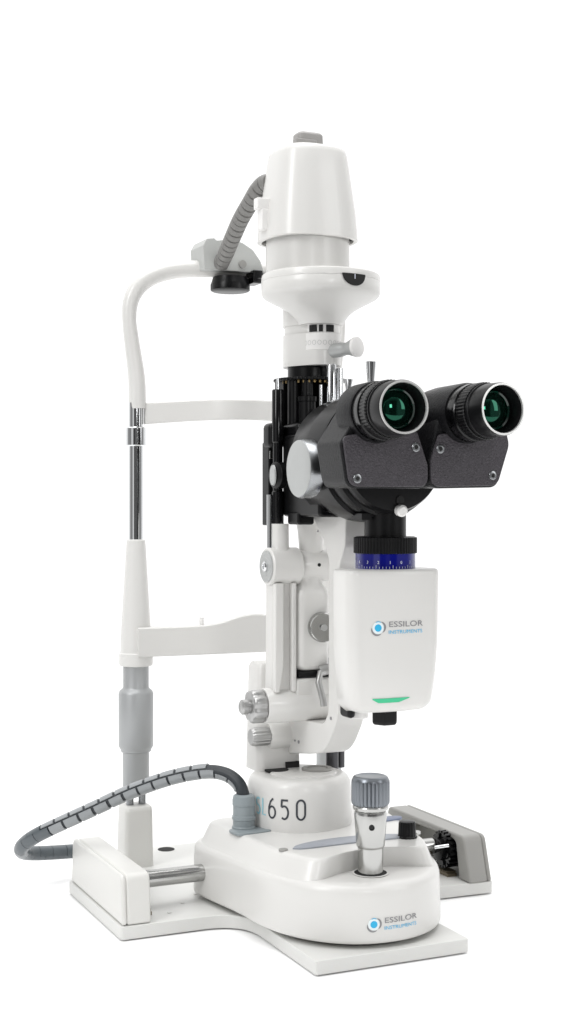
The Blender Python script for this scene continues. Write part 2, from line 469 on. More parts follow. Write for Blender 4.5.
# ------------------------------------------------------------------ blue grey cable from the socket to the table
m = MB(); m.lathe([(.0092, .0690), (.0092, .0715), (.0084, .0725), (.0084, .0880), (.0089, .0885), (.0089, .0925), (.0082, .0955), (.0066, .0965)], (-.0585, -.012, 0), n=48)
m.lathe([(.0084, .0770), (.0091, .0775), (.0091, .0800), (.0084, .0805)], (-.0585, -.012, 0), n=48)
m.build('cable_socket', BLUEGREY, base)
cp = spline([(-.0585, -.012, .088), (-.0588, -.011, .0970), (-.0612, -.006, .1050), (-.0680, .004, .1105), (-.0800, .016, .1110), (-.1020, .034, .1045), (-.1290, .055, .0915), (-.1530, .070, .0780),
             (-.1760, .085, .0650), (-.1910, .098, .0550), (-.1985, .110, .0465), (-.2000, .121, .0390), (-.1945, .134, .0325), (-.1830, .143, .0285), (-.1650, .148, .0262), (-.1450, .150, .0250), (-.125, .152, .024)], 10)
m = MB(); m.tube(cp, .0049, 20); cable = m.build('cable', CABLE, ROOT, ang=60)
# split spiral wrap over the cable: two rows of short shells
m = MB(); P = cp; L = [0]
for i in range(1, len(P)): L.append(L[-1]+(P[i]-P[i-1]).length)
def pos(d):
    i = 1
    while i < len(L)-1 and L[i] < d: i += 1
    t = (d-L[i-1])/(L[i]-L[i-1]); p = P[i-1].lerp(P[i], t)
    tg = (P[min(i+1, len(P)-1)]-P[max(i-2, 0)]).normalized()
    up = Vector((0, 0, 1)); s_ = tg.cross(up); s_ = s_.normalized() if s_.length > .2 else Vector((.9, -.4, 0)).normalized()
    return p, tg, s_, s_.cross(tg).normalized()
pitch = .0135
def shell(d0, d1, aa, ab, r=.0060, th=.0010, n=10, k=5):
    outs = []
    for j in range(k+1):
        p, tg, s_, u = pos(d0+(d1-d0)*j/k); ring = []
        for rr, rng in ((r, range(n+1)), (r-th, range(n, -1, -1))):
            for q in rng:
                a = math.radians(aa+(ab-aa)*q/n); ring.append(tuple(p+s_*rr*cos(a)+u*rr*sin(a)))
        outs.append(ring)
    m.loft(outs)
d = .012; k = 0
while d+pitch < L[-1]:
    off = pitch*.5
    if d < .030: shell(d+.0009, d+pitch-.0009, 190, 330)
    elif d < .185:
        g1 = random.uniform(.0009, .0014); shell(d+g1, d+pitch-g1, 162, 328); shell(d+off+.0011, d+off+pitch-.0011, -24, 146)
    else:
        m.mi = 1
        shell(d+.0002, d+pitch-.0002, 158, 338); shell(d+off+.0002, d+off+pitch-.0002, -22, 157)
    d += pitch; k += 1
m.build('cable_sleeve', [WRAP, WRAPD], cable, ang=50)

# ------------------------------------------------------------------ headrest
HX, HY = .0925, .140
def headpost(sx):
    x = sx*HX-.0030
    blk = [(lift(rrect(x-.0138, x+.0122, HY-.0135, HY+.0135, .004), .0108)), lift(rrect(x-.0128, x+.0118, HY-.0125, HY+.0125, .004), .058), lift(rrect(x-.0122, x+.0112, HY-.0120, HY+.0120, .004), .0615), lift(rrect(x-.0110, x+.0100, HY-.0108, HY+.0108, .004), .0625)]
    m = MB(); m.loft(blk); p = m.build('headrest_post', COVER, ROOT, ang=50)
    m = MB()
    for dx in (-.0055, .0055): m.lathe([(.0032, .060), (.0032, .075)], (x+dx, HY, 0), n=20)
    m.build('guide_rod', STEELD, p)
    m = MB(); m.lathe([(.0108, .0725), (.0115, .0735), (.0115, .1070), (.0122, .1080)], (x, HY, 0)); m.build('lower_sleeve', SLEEVE, p)
    m = MB(); m.lathe([(.0118, .1075), (.0132, .1085), (.0132, .1100), (.0140, .1112), (.0149, .1130), (.0149, .1580), (.0140, .1602), (.0116, .1622), (.0110, .1635), (.0110, .1835)], (x, HY, 0)); m.build('height_sleeve', SLEEVE, p)
    m = MB(); m.lathe([(.0120, .1815), (.0142, .1822), (.0146, .1840), (.0146, .1925), (.0135, .1935), (.0134, .1945), (.0132, .205), (.0105, .250), (.0085, .283), (.0080, .2895), (.0065, .2905)], (x, HY, 0)); m.build('post_cone', WHITE, p)
    m = MB(); m.lathe([(.0062, .286), (.0062, .408)], (x, HY, 0), n=40); m.build('chrome_tube', CHROME, p)
    m = MB(); m.lathe([(.0075, .3705), (.0086, .3715), (.0086, .3860), (.0075, .3870)], (x, HY, 0), n=40); m.build('tube_collar', CHROME, p)
headpost(-1); headpost(1)
m = MB()
X0 = HX+.0025
half = [(-X0+.001, .140, .403), (-X0, .140, .430), (-X0-.0035, .140, .455), (-X0-.0065, .140, .480), (-X0-.0045, .140, .497), (-X0+.004, .140, .5105), (-X0+.018, .140, .5195), (-X0+.038, .138, .5250), (-.030, .134, .5270), (0, .132, .5275)]
full = half + [(-x-.002, y, z) for x, y, z in half[-2::-1]]
m.tube(spline(full, 10), lambda t: .0074-.0014*max(0, 1-abs(min(t, 1-t)-.16)/.12), 24)
hf = m.build('headrest_frame', WHITE, ROOT, ang=60)
# forehead band
def band(x0, x1, y, bw, z0, z1, th, zf=lambda t: 0, zb_=lambda t: 0, n=40):
    secs = []
    for k in range(n+1):
        t = k/n; x = x0+(x1-x0)*t; yy = y-bw*sin(PI*t); b0 = z0+zb_(t); b1 = z1+zf(t)
        secs.append([(x, yy-th/2, b0+.001), (x, yy-th/2+.001, b0), (x, yy+th/2-.001, b0), (x, yy+th/2, b0+.001), (x, yy+th/2, b1-.001), (x, yy+th/2-.001, b1), (x, yy-th/2+.001, b1), (x, yy-th/2, b1-.001)])
    mm = MB(); mm.loft(secs); return mm
band(-.0885, .0885, .138, .026, .3895, .4080, .005, zf=lambda t: .0035*sin(PI*t), zb_=lambda t: .0045*sin(PI*t)).build('forehead_band', WHITE, ROOT, ang=40)
cb = band(-.0985, .0965, .132, .004, .1905, .2165, .016, zf=lambda t: -.001+.0100*(1/(1+math.exp(-(t-.43)*24)))*(1/(1+math.exp((t-.62)*24)))**.5)
cbo = cb.build('chin_rest', WHITE, ROOT, ang=40)
m = MB(); m.lathe([(.0020, .2120), (.0020, .2225)], (-.0405, .126, 0), n=16); m.build('chin_rest_pin', WHITE2, cbo)
# forehead pad / cable box
pp = round_poly([(-.0415, .5235), (-.0425, .5440), (-.0390, .5500), (-.0320, .5510), (-.0300, .5490), (-.0180, .5510), (-.0060, .5490), (.0040, .5435), (.0115, .5340), (.0150, .5235)], [.001, .002, .002, .002, .002, .006, .01, .01, .008, .001], 5)
m = MB(); m.prism_y(pp, .117, .148); fp = m.build('fixation_bracket', GREYP, ROOT, bevel=.0014)
m = MB(); m.lathe([(.0155, .5065), (.0172, .5075), (.0172, .5125), (.0165, .5140), (.0150, .5190)], (-.0145, .124, 0), n=56, rad=flute(28, .03)); m.build('fixation_knob', BLACK, fp)
m = MB(); m.box(.0015, .0110, .1100, .1300, .5135, .5250); m.build('rod_clamp', BLACKG, fp, bevel=.0015)
m = MB()
for dz, dy in ((.5165, .112), (.5215, .118)): m.tube([(.006, dy, dz), (.040, dy-.012, dz-.002)], .0022, 14)
m.build('fixation_arm', BLACKG, fp)
m = MB(); m.lathe([(.0035, 0), (.0035, .0015), (.0022, .0015)], (-.006, .1170, .530), (0, -1, 0), 20); m.build('bracket_screw', COVERG, fp)

# ------------------------------------------------------------------ rotation column and arms
m = MB(); m.loft([lift(rrect(-.0385, .0000, .006, .036, .006), .1085), lift(rrect(-.0378, -.0005, .008, .036, .006), .135), lift(rrect(-.0362, -.001, .010, .036, .006), .1900), lift(rrect(-.0345, -.003, .012, .034, .005), .1935)])
col = m.build('rotation_column', WHITE, ROOT, ang=50)
m = MB(); m.prism_x(round_poly([(.0045, .1092), (.0045, .1150), (.0085, .1150), (.0085, .1092)], 0), -.0150, -.0035); m.build('column_gap_shade', HOLE, col)  # black box standing in for the shadowed opening at the column foot
m = MB()
m.lathe([(.0052, .106), (.0052, .142)], (.0265, .006, 0), n=28); m.lathe([(.0035, .106), (.0035, .142)], (.0370, .012, 0), n=24)
m.build('arm_support_rod', GUN, col)
# microscope arm, a C shaped plate
prof = [(.040, .1165), (-.030, .1270), (-.058, .1320), (-.080, .1600), (-.0795, .2500), (-.082, .2750), (-.0915, .2900), (-.0935, .3150),
        (-.0270, .3150), (-.0420, .3060), (-.0560, .2930), (-.0650, .2780), (-.0640, .1640), (-.0560, .1540), (.040, .1490)]
rr = [.004, .02, .045, .03, .01, .012, .008, 0, 0, .012, .012, .012, .012, .010, .004]
m = MB(); m.prism_x(round_poly(prof, rr, 10), -.0115, .0115)
arm = m.build('microscope_arm', WHITE, ROOT, bevel=.0012)
for y, z, r in ((-.005, .1335, .0008), (-.012, .1335, .0013), (-.069, .160, .0012), (-.047, .300, .0009)):
    m = MB(); m.lathe([(r, 0), (r, .0005)], (-.01155, y, z), (-1, 0, 0), 16); m.build('arm_screw', INKG, arm)
# boss with small fluted knob
m = MB(); m.lathe([(.0115, 0), (.0115, .015), (.0105, .0175)], (-.0115, .012, .1365), (-1, 0, 0), 40); m.build('arm_boss', WHITE, arm)
def fluted_knob(parent, o, r, L, hub=None, name='lock_knob', n=7, mt=STEEL, d=.14):
    m = MB(); m.lathe([(r*.86, 0), (r*.98, L*.08), (r, L*.16), (r, L*.82), (r*.93, L*.95), (r*.80, L)], o, (-1, 0, 0), 112, rad=flute(n, d))
    if hub: m.lathe([(hub[0]*.8, 0), (hub[0]*.8, hub[1]*.3), (hub[0], hub[1]*.35), (hub[0], hub[1]*.85), (hub[0]*.75, hub[1])], (o[0]-L+.0005, o[1], o[2]), (-1, 0, 0), 32)
    return m.build(name, mt, parent, ang=40)
fluted_knob(arm, (-.0280, .008, .1365), .0074, .0165, None, 'small_lock_knob', 12, SATIN, .08)
# tilt cylinder with large knob
m = MB(); m.lathe([(.0124, 0), (.0136, .0012), (.0136, .0590), (.0130, .0600)], (.014, -.020, .1650), (-1, 0, 0), 56)
tc_ = m.build('tilt_cylinder', WHITE, ROOT, ang=35)
fluted_knob(tc_, (-.0460, -.020, .1650), .0130, .0115, (.0058, .0075), 'tilt_lock_knob', 7, SATIN, .11)
# illumination arm with two rails
m = MB()
xL, xR = -.0405, -.0222
outer = round_poly([(xL+.0005, .2650), (xL, .2000), (xL-.0005, .1750), (xR+.001, .1750), (xR, .2000), (xR, .2650)], 0)
m.loft([[(x, -.012, z) for x, z in outer], [(x, -.0255, z) for x, z in outer]])
arm2 = m.build('illumination_arm', WHITE, ROOT, bevel=.0012)
m = MB()
m.loft([[(x, -.0250, z) for x, z in p_] for p_ in ([(xL+.0005, .2600), (xL, .176), (xL+.0040, .176), (xL+.0075, .196), (xL+.0075, .2600)],)] + [[(x, -.0310, z) for x, z in [(xL+.0005, .2600), (xL, .176), (xL+.0040, .176), (xL+.0075, .196), (xL+.0075, .2600)]]])
m.loft([[(x, -.0250, z) for x, z in [(xR-.0038, .2600), (xR-.0038, .176), (xR, .176), (xR, .2600)]], [(x, -.0310, z) for x, z in [(xR-.0038, .2600), (xR-.0038, .176), (xR, .176), (xR, .2600)]]])
m.build('arm_rail', WHITE, arm2, bevel=.001)
# pivot hubs
m = MB(); m.lathe([(.0138, 0), (.0146, .0010), (.0146, .0245), (.0138, .0255)], (-.0170, -.020, .2725), (-1, 0, 0), 64)
m.lathe([(.0085, .284), (.0070, .288), (.0068, .3055)], (-.0315, -.020, 0), n=32)
hub = m.build('pivot_hub', WHITE, ROOT, ang=35)
m = MB(); m.lathe([(.0122, 0), (.0122, .0010), (.0114, .0012), (.0100, .0004), (.0070, .0004), (.0064, .0009), (.0020, .0009)], (-.0425, -.020, .2725), (-1, 0, 0), 48); m.build('hub_cap', KFACE, hub)
m = MB(); m.lathe([(.0040, 0), (.0040, .0022), (.0030, .0030), (.0018, .0030), (.0016, .0018)], (-.0427, -.020, .2725), (-1, 0, 0), 24); m.build('hub_screw', CHROME, hub)
m = MB(); m.lathe([(.0108, 0), (.0121, .001), (.0121, .0275), (.0114, .0285)], (.0120, -.020, .2725), (-1, 0, 0), 56)
m.lathe([(.0090, .282), (.0096, .290), (.0105, .300), (.0125, .3110)], (-.004, -.018, 0), n=40)
hub2 = m.build('pivot_hub', WHITE, ROOT, ang=35)
m = MB(); m.lathe([(.0014, 0), (.0014, .0006)], (-.0035, -.0317, .2735), (0, -1, 0), 20); m.build('pin_hole', HOLE, hub2)
# lower illumination body
m = MB(); S = []
for z, hx, hy, r in ((.1905, .0085, .008, .006), (.1925, .0118, .011, .006), (.1960, .0140, .0135, .006), (.2500, .0143, .0140, .007), (.2550, .0130, .0128, .007), (.2580, .0108, .0105, .007), (.2640, .0105, .0102, .007)):
    S.append(lift(rrect(-.0072-hx, -.0072+hx, -.018-hy, -.018+hy, r), z))
m.loft(S); lb = m.build('mirror_carrier', WHITE, ROOT, ang=50)
m = MB(); m.lathe([(.0110, 0), (.0116, .0008), (.0116, .0075), (.0106, .0088), (.0095, .0082), (.0040, .0080)], (-.0012, -.0312, .2255), (-.25, -.97, 0), 48); cd = m.build('centring_knob', STEEL, lb)
m = MB(); m.lathe([(.0026, 0), (.0026, .0025)], (-.0031, -.0390, .2255), (-.25, -.97, 0), 16); m.build('knob_screw', CHROME, lb)
m = MB(); m.lathe([(.0009, 0), (.0009, .0005)], (-.01835, -.018, .2330), (-1, 0, 0), 12); m.build('body_screw', INKG, lb)
m = MB(); m.box(-.0200, .0085, -.0300, -.0060, .1862, .1910); m.build('carrier_gap_shade', BLACK, lb, bevel=.001)  # black box put in as the dark of the gap under the carrier
m = MB(); m.box(-.0230, .0110, -.0310, .0040, .1600, .1860); m.build('carrier_base', WHITE, lb, bevel=.003)
m = MB(); m.tube([(.006, -.034, .1925), (-.004, -.035, .1900), (-.0065, -.037, .183), (-.0045, -.041, .170), (-.0040, -.0415, .1650)], .0026, 14)
m.tube([(-.003, -.032, .1910), (.003, -.034, .1925), (.010, -.035, .1940)], .0042, 16)
m.build('tilt_lever', SATIN, lb, ang=60)

# ------------------------------------------------------------------ black light column
m = MB()
m.lathe([(.0185, .4170), (.0185, .4330)], (0, -.010, 0), n=48)
m.lathe([(.0120, .3700), (.0120, .4180)], (-.004, -.006, 0), n=40)
m.lathe([(.0068, .3800), (.0068, .4000), (.0075, .4005), (.0075, .4040), (.0045, .4050), (.0045, .4170)], (-.0120, -.028, 0), n=32)
m.box(-.0250, -.0190, -.012, .004, .378, .417); m.lathe([(.0110, .3700), (.0110, .4180)], (.009, -.014, 0), n=40); m.lathe([(.0050, .378), (.0050, .4175)], (-.0195, -.020, 0), n=24)
lc = m.build('light_column', BLACK, ROOT, ang=35)
m = MB(); m.lathe([(.0280, 0), (.0288, .0004), (.0288, .0018), (.0280, .0022)], (-.0015, -.011, .4170), n=192, rad=flute(48, .03)); m.build('index_dial', BLACK, lc)
m = MB()
for k in range(36):
    a = 2*PI*k/36; c0 = (0+.0242*cos(a), -.011+.0242*sin(a)); m.lathe([(.0010, .4150), (.0010, .4176)], (c0[0], c0[1], 0), n=8)
m.build('dial_pegs', GOLD, lc)
m = MB(); m.lathe([(.0040, .3905), (.0040, .4280), (.0034, .4290)], (.0040, -.0380, 0), n=32); m.lathe([(.0026, .3900), (.0026, .4260)], (.0105, -.0400, 0), n=24)
m.lathe([(.0014, .389), (.0014, .413)], (-.0042, -.036, 0), n=16); m.lathe([(.0022, .3895), (.0030, .391), (.0030, .394), (.0018, .396)], (-.0030, -.045, 0), n=20)
m.lathe([(.0022, .3900), (.0030, .3905), (.0030, .4000), (.0020, .4010)], (.0085, -.0460, 0), n=20)
m.build('chrome_rod', CHROME, lc)
m = MB(); m.lathe([(.0013, .4080), (.0013, .4180)], (-.0333, -.020, 0), n=14); m.build('adjusting_pin', CHROME, lc)
m = MB(); m.lathe([(.0044, .3040), (.0046, .305), (.0046, .3300), (.0038, .3310), (.0038, .3680), (.0046, .3690), (.0046, .4085), (.0040, .4095)], (-.0333, -.020, 0), n=28)
gr = m.build('guide_rod', BLACKG, lc, ang=35)
m = MB(); m.lathe([(.0026, .286), (.0026, .328)], (-.0390, -.018, 0), n=20); m.build('chrome_rod', CHROME, lc)
m = MB(); m.lathe([(.0092, 0), (.0104, .0010), (.0104, .0065), (.0090, .0075)], (-.0300, -.0220, .3430), (-1, -.12, 0), 40); m.build('rod_knob', BLACK, gr)
m = MB(); m.loft([[( -.0378, -.0220+q[0], .3430+q[1]) for q in sup(0, 0, .0052, .0082, 2, 32)], [(-.0390, -.0220+q[0], .3430+q[1]) for q in sup(0, 0, .0048, .0078, 2, 32)]]); m.build('knob_insert', KFACE, gr)
m = MB(); m.box(-.0390, -.0250, -.0175, -.0020, .3640, .3840); m.box(-.0255, .0160, -.0400, -.0080, .3645, .3835); m.build('light_bracket', BLACK, lc, bevel=.004)
m = MB(); m.box(-.0375, -.0315, -.0120, .0010, .3040, .3690); m.build('scale_plate', BLACK, lc, bevel=.001)
m = MB(); m.box(-.0372, -.0330, -.0132, -.0120, .3560, .3620); m.build('plate_clip', STEEL, lc, bevel=.0005)

# ------------------------------------------------------------------ slit head
def at2(f): return f
m = MB()
TX, TY = .0, -.010
hull = [(TX-.001+.0205*cos(math.radians(a)), TY+.002+.0205*sin(math.radians(a))) for a in range(-20, 201, 6)] + [(.0015+.0149*cos(math.radians(a)), -.0260+.0149*sin(math.radians(a))) for a in range(-160, -19, 7)]
m.loft([lift(hull, .4285), lift(hull, .4535)]); m.loft([lift(inset(hull, .0012), .4530), lift(inset(hull, .0012), .4610)]); m.loft([lift(hull, .4605), lift(hull, .478)])
sh_ = m.build('slit_tube', WHITE, ROOT, ang=40)
m = MB(); m.lathe([(.0150, .4400), (.0153, .4403), (.0153, .4530), (.0140, .4532), (.0140, .4600), (.0153, .4602), (.0153, .4660), (.0150, .4663)], (.0015, -.0260, 0), n=56)
dial = m.build('aperture_dial', WHITE2, sh_, ang=35)
m = MB(); m.lathe([(.0046, .3880), (.0046, .4330)], (.0158, -.020, 0), n=28); m.build('light_guide', WHITE2, sh_)
m = MB()
for a in (-150, -137, -118, -95, -82):
    a = math.radians(a); M = frame((.0015+.0137*cos(a), -.0260+.0137*sin(a), .4566), (cos(a), sin(a), 0))
    m.box(-.0016, .0016, -.0026, .0026, -.0003, .0010, M)
m.build('dial_window', HOLE, dial)
m = MB()
ringp = [(.0015+.0153*cos(math.radians(a)), -.0260+.0153*sin(math.radians(a))) for a in range(-200, 0, 4)]
WR = Wrap(ringp)
for q in range(12):
    at(m, ribbon(arc(0, 0, .0014, .0017, 0, 360, 14), .0003), .004+q*.0042, .4455, WR, .0002)
m.build('dial_marks', GREYP, dial)
m = MB(); m.lathe([(.0056, 0), (.0056, .012), (.0052, .014), (.0048, .016), (.0050, .0185), (.0072, .0245), (.0074, .0255)], (.0035, -.036, .4390), (.42, -.90, .06), 40)
lv = m.build('slit_lever', KFACE, sh_, ang=40)
m = MB(); m.lathe([(.0074, 0), (.0078, .0005), (.0078, .0025), (.0066, .0034)], (.0035+.42*.0253, -.036-.90*.0253, .4390+.06*.0253), (.42, -.90, .06), 40); m.build('lever_cap', WHITE2, lv)
DX, DY = .0, -.0275
m = MB()
m.lathe([(.0172, .4600), (.0182, .4622), (.0200, .4650), (.0225, .4680), (.0258, .4708), (.0300, .4735), (.0348, .4760), (.0400, .4786), (.0436, .4806), (.0453, .4822), (.0463, .4846), (.0463, .4922), (.0460, .4930), (.0464, .4936), (.0464, .4962), (.0458, .4982), (.0440, .4992), (.0380, .4996)], (DX, DY, 0), n=96)
disk = m.build('slit_housing', WHITE, ROOT, ang=33)
arcp = [(DX+.0463*cos(math.radians(a)), DY+.0463*sin(math.radians(a))) for a in range(-190, 0, 3)]
WD = Wrap(arcp)
def half_window(k, n=24):
    vs = []; fs = []
    for q in range(n+1):
        x = -.0105+.021*q/n; vs += [(x, .0045), (x, .0045-.0092*math.sqrt(max(.002, 1-(x/.0106)**2)))]
    for q in range(n): fs.append((2*q, 2*q+1, 2*q+3, 2*q+2))
    return vs, fs
xm = WD.l[-1]*.568
m = MB(); at(m, half_window(1), xm, .4896, WD, .0006); m.build('scale_window', HOLE, disk)
m = MB(); at(m, ribbon([(0, .0042), (0, .0005)], .0006), xm, .4896, WD, .0009); m.build('scale_mark', WHITEINK, disk)
# inner tube and lamp cap
m = MB(); m.loft([lift(sup(TX-.0030, TY, .0318, .0318, 2.3, 72, .2), .4980), lift(sup(TX-.0030, TY, .0315, .0315, 2.3, 72, .2), .5400)])
lh = m.build('lamp_tube', WHITE, ROOT, ang=40)
m = MB(); S = []
for z, r in ((.5270, .0352), (.5276, .0360), (.5480, .0345), (.5860, .0295), (.5940, .0283), (.5975, .0273), (.5992, .0259), (.6002, .0235), (.6008, .0190), (.6011, .0110)):
    S.append(lift(sup(TX-.0032, TY, r*1.03, r, 2.75, 96, .05), z))
m.loft(S, cap0=False)
S2 = [lift(sup(TX-.0032, TY, .0352*1.03, .0352, 2.75, 96, .05), .5270), lift(sup(TX-.0032, TY, .0340, .0332, 2.75, 96, .05), .5272), lift(sup(TX-.0032, TY, .0334, .0326, 2.75, 96, .05), .540)]
m.loft(S2, cap0=False)
cap = m.build('lamp_cap', WHITE, lh, ang=45)
m = MB(); m.loft([lift(sup(TX-.0032, TY, .0334, .0326, 2.7, 72, .05), .5295), lift(sup(TX-.0032, TY, .0334, .0326, 2.7, 72, .05), .5380)]); m.build('cap_shade_ring', HOLE, lh)  # black ring standing in for the shade inside the hollow cap
m = MB(); m.loft([lift(rrect(-.014, .0085, -.018, -.002, .004), .5990), lift(rrect(-.0135, .0080, -.0175, -.0025, .004), .6120), lift(rrect(-.0115, .0060, -.0155, -.0045, .003), .6138)])
m.box(-.0170, .0010, -.0190, -.012, .6000, .6070); m.build('cap_plug', RUBBERG, lh, bevel=.0008)
m = MB(); m.box(-.0475, -.0330, -.013, -.005, .5500, .5590); m.box(-.0440, -.0350, -.014, -.004, .5340, .5505); m.build('cable_clip', WHITE2, lh, bevel=.001)
# corrugated conduit from lamp cap to headrest
ccp = spline([(-.0290, .004, .5755), (-.0310, .012, .5760), (-.0328, .022, .5720), (-.0330, .036, .5650), (-.0320, .058, .5560), (-.0300, .080, .5455), (-.0270, .104, .5350), (-.0255, .119, .5290)], 16)
m = MB(); LL = 0; cl_ = [0]
for i in range(1, len(ccp)): LL += (ccp[i]-ccp[i-1]).length; cl_.append(LL)
# resample evenly and corrugate
ev = []; NN = 200; j = 1
for k in range(NN+1):
    d = LL*k/NN
    while j < len(cl_)-1 and cl_[j] < d: j += 1
    ev.append(ccp[j-1].lerp(ccp[j], (d-cl_[j-1])/(cl_[j]-cl_[j-1])))
m.tube(ev, lambda t: .0069 - (.0013 if (t*17) % 1 < .16 else 0), 24)
m.build('lamp_conduit', BELLOW, ROOT, ang=35)

# ------------------------------------------------------------------ microscope
m = MB(); 
m.lathe([(.0300, 0), (.0385, .001), (.0400, .004), (.0400, .012), (.0425, .0125), (.0440, .016), (.0440, .024), (.0465, .0245), (.0470, .028), (.0470, .050), (.0450, .052), (.0450, .078), (.0430, .082)], (0, -.1480, .3545), (0, 1, 0), 88)
drum = m.build('magnification_drum', BLACK, ROOT, ang=32)
m = MB(); m.box(-.0290, .0240, -.0850, -.0180, .3110, .3740); m.build('drum_carrier', BLACK, drum, bevel=.003)
m = MB(); m.box(-.030, -.016, -.05, -.030, .3050, .3150); m.box(-.024, .022, -.092, -.070, .3145, .322); m.build('carrier_foot', BLACK, drum, bevel=.002)
m = MB(); m.lathe([(.0195, 0), (.0210, .0012), (.0212, .0020), (.0212, .0104), (.0205, .0114)], (-.0435, -.1050, .3460), (-1, 0, 0), 120, rad=flute(60, .012))
kn = m.build('magnification_knob', STEELD, drum, ang=35)
m = MB(); m.lathe([(.0203, 0), (.0203, .0006), (.0195, .0010), (.0100, .0011)], (-.0435-.0112, -.1050, .3460), (-1, 0, 0), 64); m.build('knob_face', KFACE, kn)
m = MB(); m.lathe([(.0035, 0), (.0042, .001), (.0042, .0050), (.0030, .0062)], (.0035, -.1465, .3165), (0, -1, -.15), 24); m.build('lock_screw', WHITE2, drum)
m = MB(); m.lathe([(.0030, 0), (.0030, .0040)], (.0035, -.1450, .3235), (0, -1, 0), 20); m.build('lock_screw_seat', HOLE, drum)
# neck, fluted ring and blue ring
m = MB(); m.lathe([(.0150, .2960), (.0150, .3140), (.0165, .3145), (.0165, .3200)], (.0036, -.1262, 0), n=56)
nk = m.build('camera_neck', BLACK, ROOT, ang=35)
m = MB(); m.box(-.020, -.012, -.135, -.12, .3095, .3140); m.build('neck_clip', BLACK, nk)
m = MB(); m.lathe([(.0205, .2850), (.0228, .2858), (.0228, .2968), (.0205, .2976)], (.0036, -.1262, 0), n=240, rad=flute(60, .025)); m.build('fluted_ring', BLACK, nk, ang=35)
m = MB(); m.lathe([(.0216, .2740), (.0216, .2855)], (.0036, -.1262, 0), n=64); br = m.build('blue_scale_ring', BLUE, nk)
m = MB(); WN = Wrap([(.0036+.0216*cos(math.radians(a)), -.1262+.0216*sin(math.radians(a))) for a in range(-210, 20, 3)])
for q in range(34): at(m, ribbon([(0, 0), (0, .0014 if q % 5 else .0024)], .00028), .004+q*.0024, .2752, WN, .0002)
for q, ch in enumerate(['5', '4', '3', '2', '1', '0', '1', '2', '3', '4']):
    vs, fs = text_verts(ch, .0030, 1, 0); at(m, (vs, fs), .004+q*.0083, .2786, WN, .0002)
m.build('scale_marks', WHITEINK, br)

# camera box
def cam_out(z):
    t = (.275-z)/.101                     # 0 top, 1 bottom
    hw = .0372-.0010*t-.0042*max(0, (t-.45)/.55)**1.6
    if t > .93: hw -= .004*((t-.93)/.07)**2
    yf = -.1530+.0020*t + .0022*max(0, (t-.7)/.3)**2
    P = []
    rc = .0085
    # front: gentle bulge, rounded corners, straight sides back
    n = 10
    for k in range(n+1):
        a = PI*1.5*1.0 + PI/2*k/n
        P.append((hw-rc+rc*cos(a), yf+.0026+rc+rc*sin(a)))
    P += [(hw, yf+.028), (hw-.001, -.1215), (hw-.006, -.1190), (-hw+.006, -.1190), (-hw+.001, -.1215), (-hw, yf+.028)]
    for k in range(n+1):
        a = PI + PI/2*k/n
        P.append((-hw+rc+rc*cos(a), yf+.0026+rc+rc*sin(a)))
    for k in range(1, 12):
        x = (-1+2*k/12)*(hw-rc); P.append((x, yf+.0026*(x/(hw-rc))**2))
    return P
m = MB(); S = []
zs = [.2748, .2742, .2728, .2700] + [.265-.006*k for k in range(14)] + [.1800, .1780, .1762, .1750, .1744]
for z in zs:
    o = cam_out(z)
    e = 0
    if z > .2745: e = .0022
    elif z > .2738: e = .0010
    elif z > .272: e = .0002
    if z < .1748: e = .0045
    elif z < .1755: e = .0028
    elif z < .1765: e = .0014
    elif z < .1785: e = .0005
    S.append(lift(inset(o, e) if e else o, z))
m.loft(S); cam = m.build('camera_box', WHITE, ROOT, ang=50)
def cam_wrap(z):
    o = cam_out(z); n = len(o); seq = o[17:28] + o[28:] + o[:11]
    return Wrap(seq)
class CamW:
    """front face that leans with height"""
    def __init__(s): s.c = {}
    def at(s, x, z, e):
        o = cam_out(z); seq = o[17:] + o[:11]
        xs = x
        for i in range(1, len(seq)):
            if seq[i][0] >= xs: break
        a, b_ = seq[i-1], seq[i]; t = (xs-a[0])/max(1e-6, b_[0]-a[0]); y = a[1]+(b_[1]-a[1])*t
        return (xs, y-e, z)
CW = CamW()
brand(CW, -.0158, .2345, .99, cam)
m = MB(); vs = []; fs = []; n = 20
for k in range(n+1):
    t = k/n; x = -.0190+.0290*t
    zt = .1850; zb2 = zt-.0006-.0026*min(1, t/.16, (1-t)/.30)
    vs += [(x, zt), (x, zb2)]
    if k < n: fs.append((2*k, 2*k+1, 2*k+3, 2*k+2))
at(m, (vs, fs), 0, 0, CW, .0004); m.build('status_light', GREEN, cam)
m = MB(); m.lathe([(.0085, .1640), (.0100, .1655), (.0100, .1790)], (-.0005, -.1330, 0), n=6); m.build('port_and_gap_shade', BLACK, cam, bevel=.001)
m = MB(); m.box(-.0175, -.0112, -.110, -.094, .1655, .1790); m.build('port_and_gap_shade', BLACK, cam, bevel=.003)  # this black box only stands in for the dark of a gap
m = MB(); m.lathe([(.0060, .1640), (.0068, .1650), (.0068, .1790)], (-.004, -.100, 0), n=32); m.build('cable_gland', WHITE2, cam)

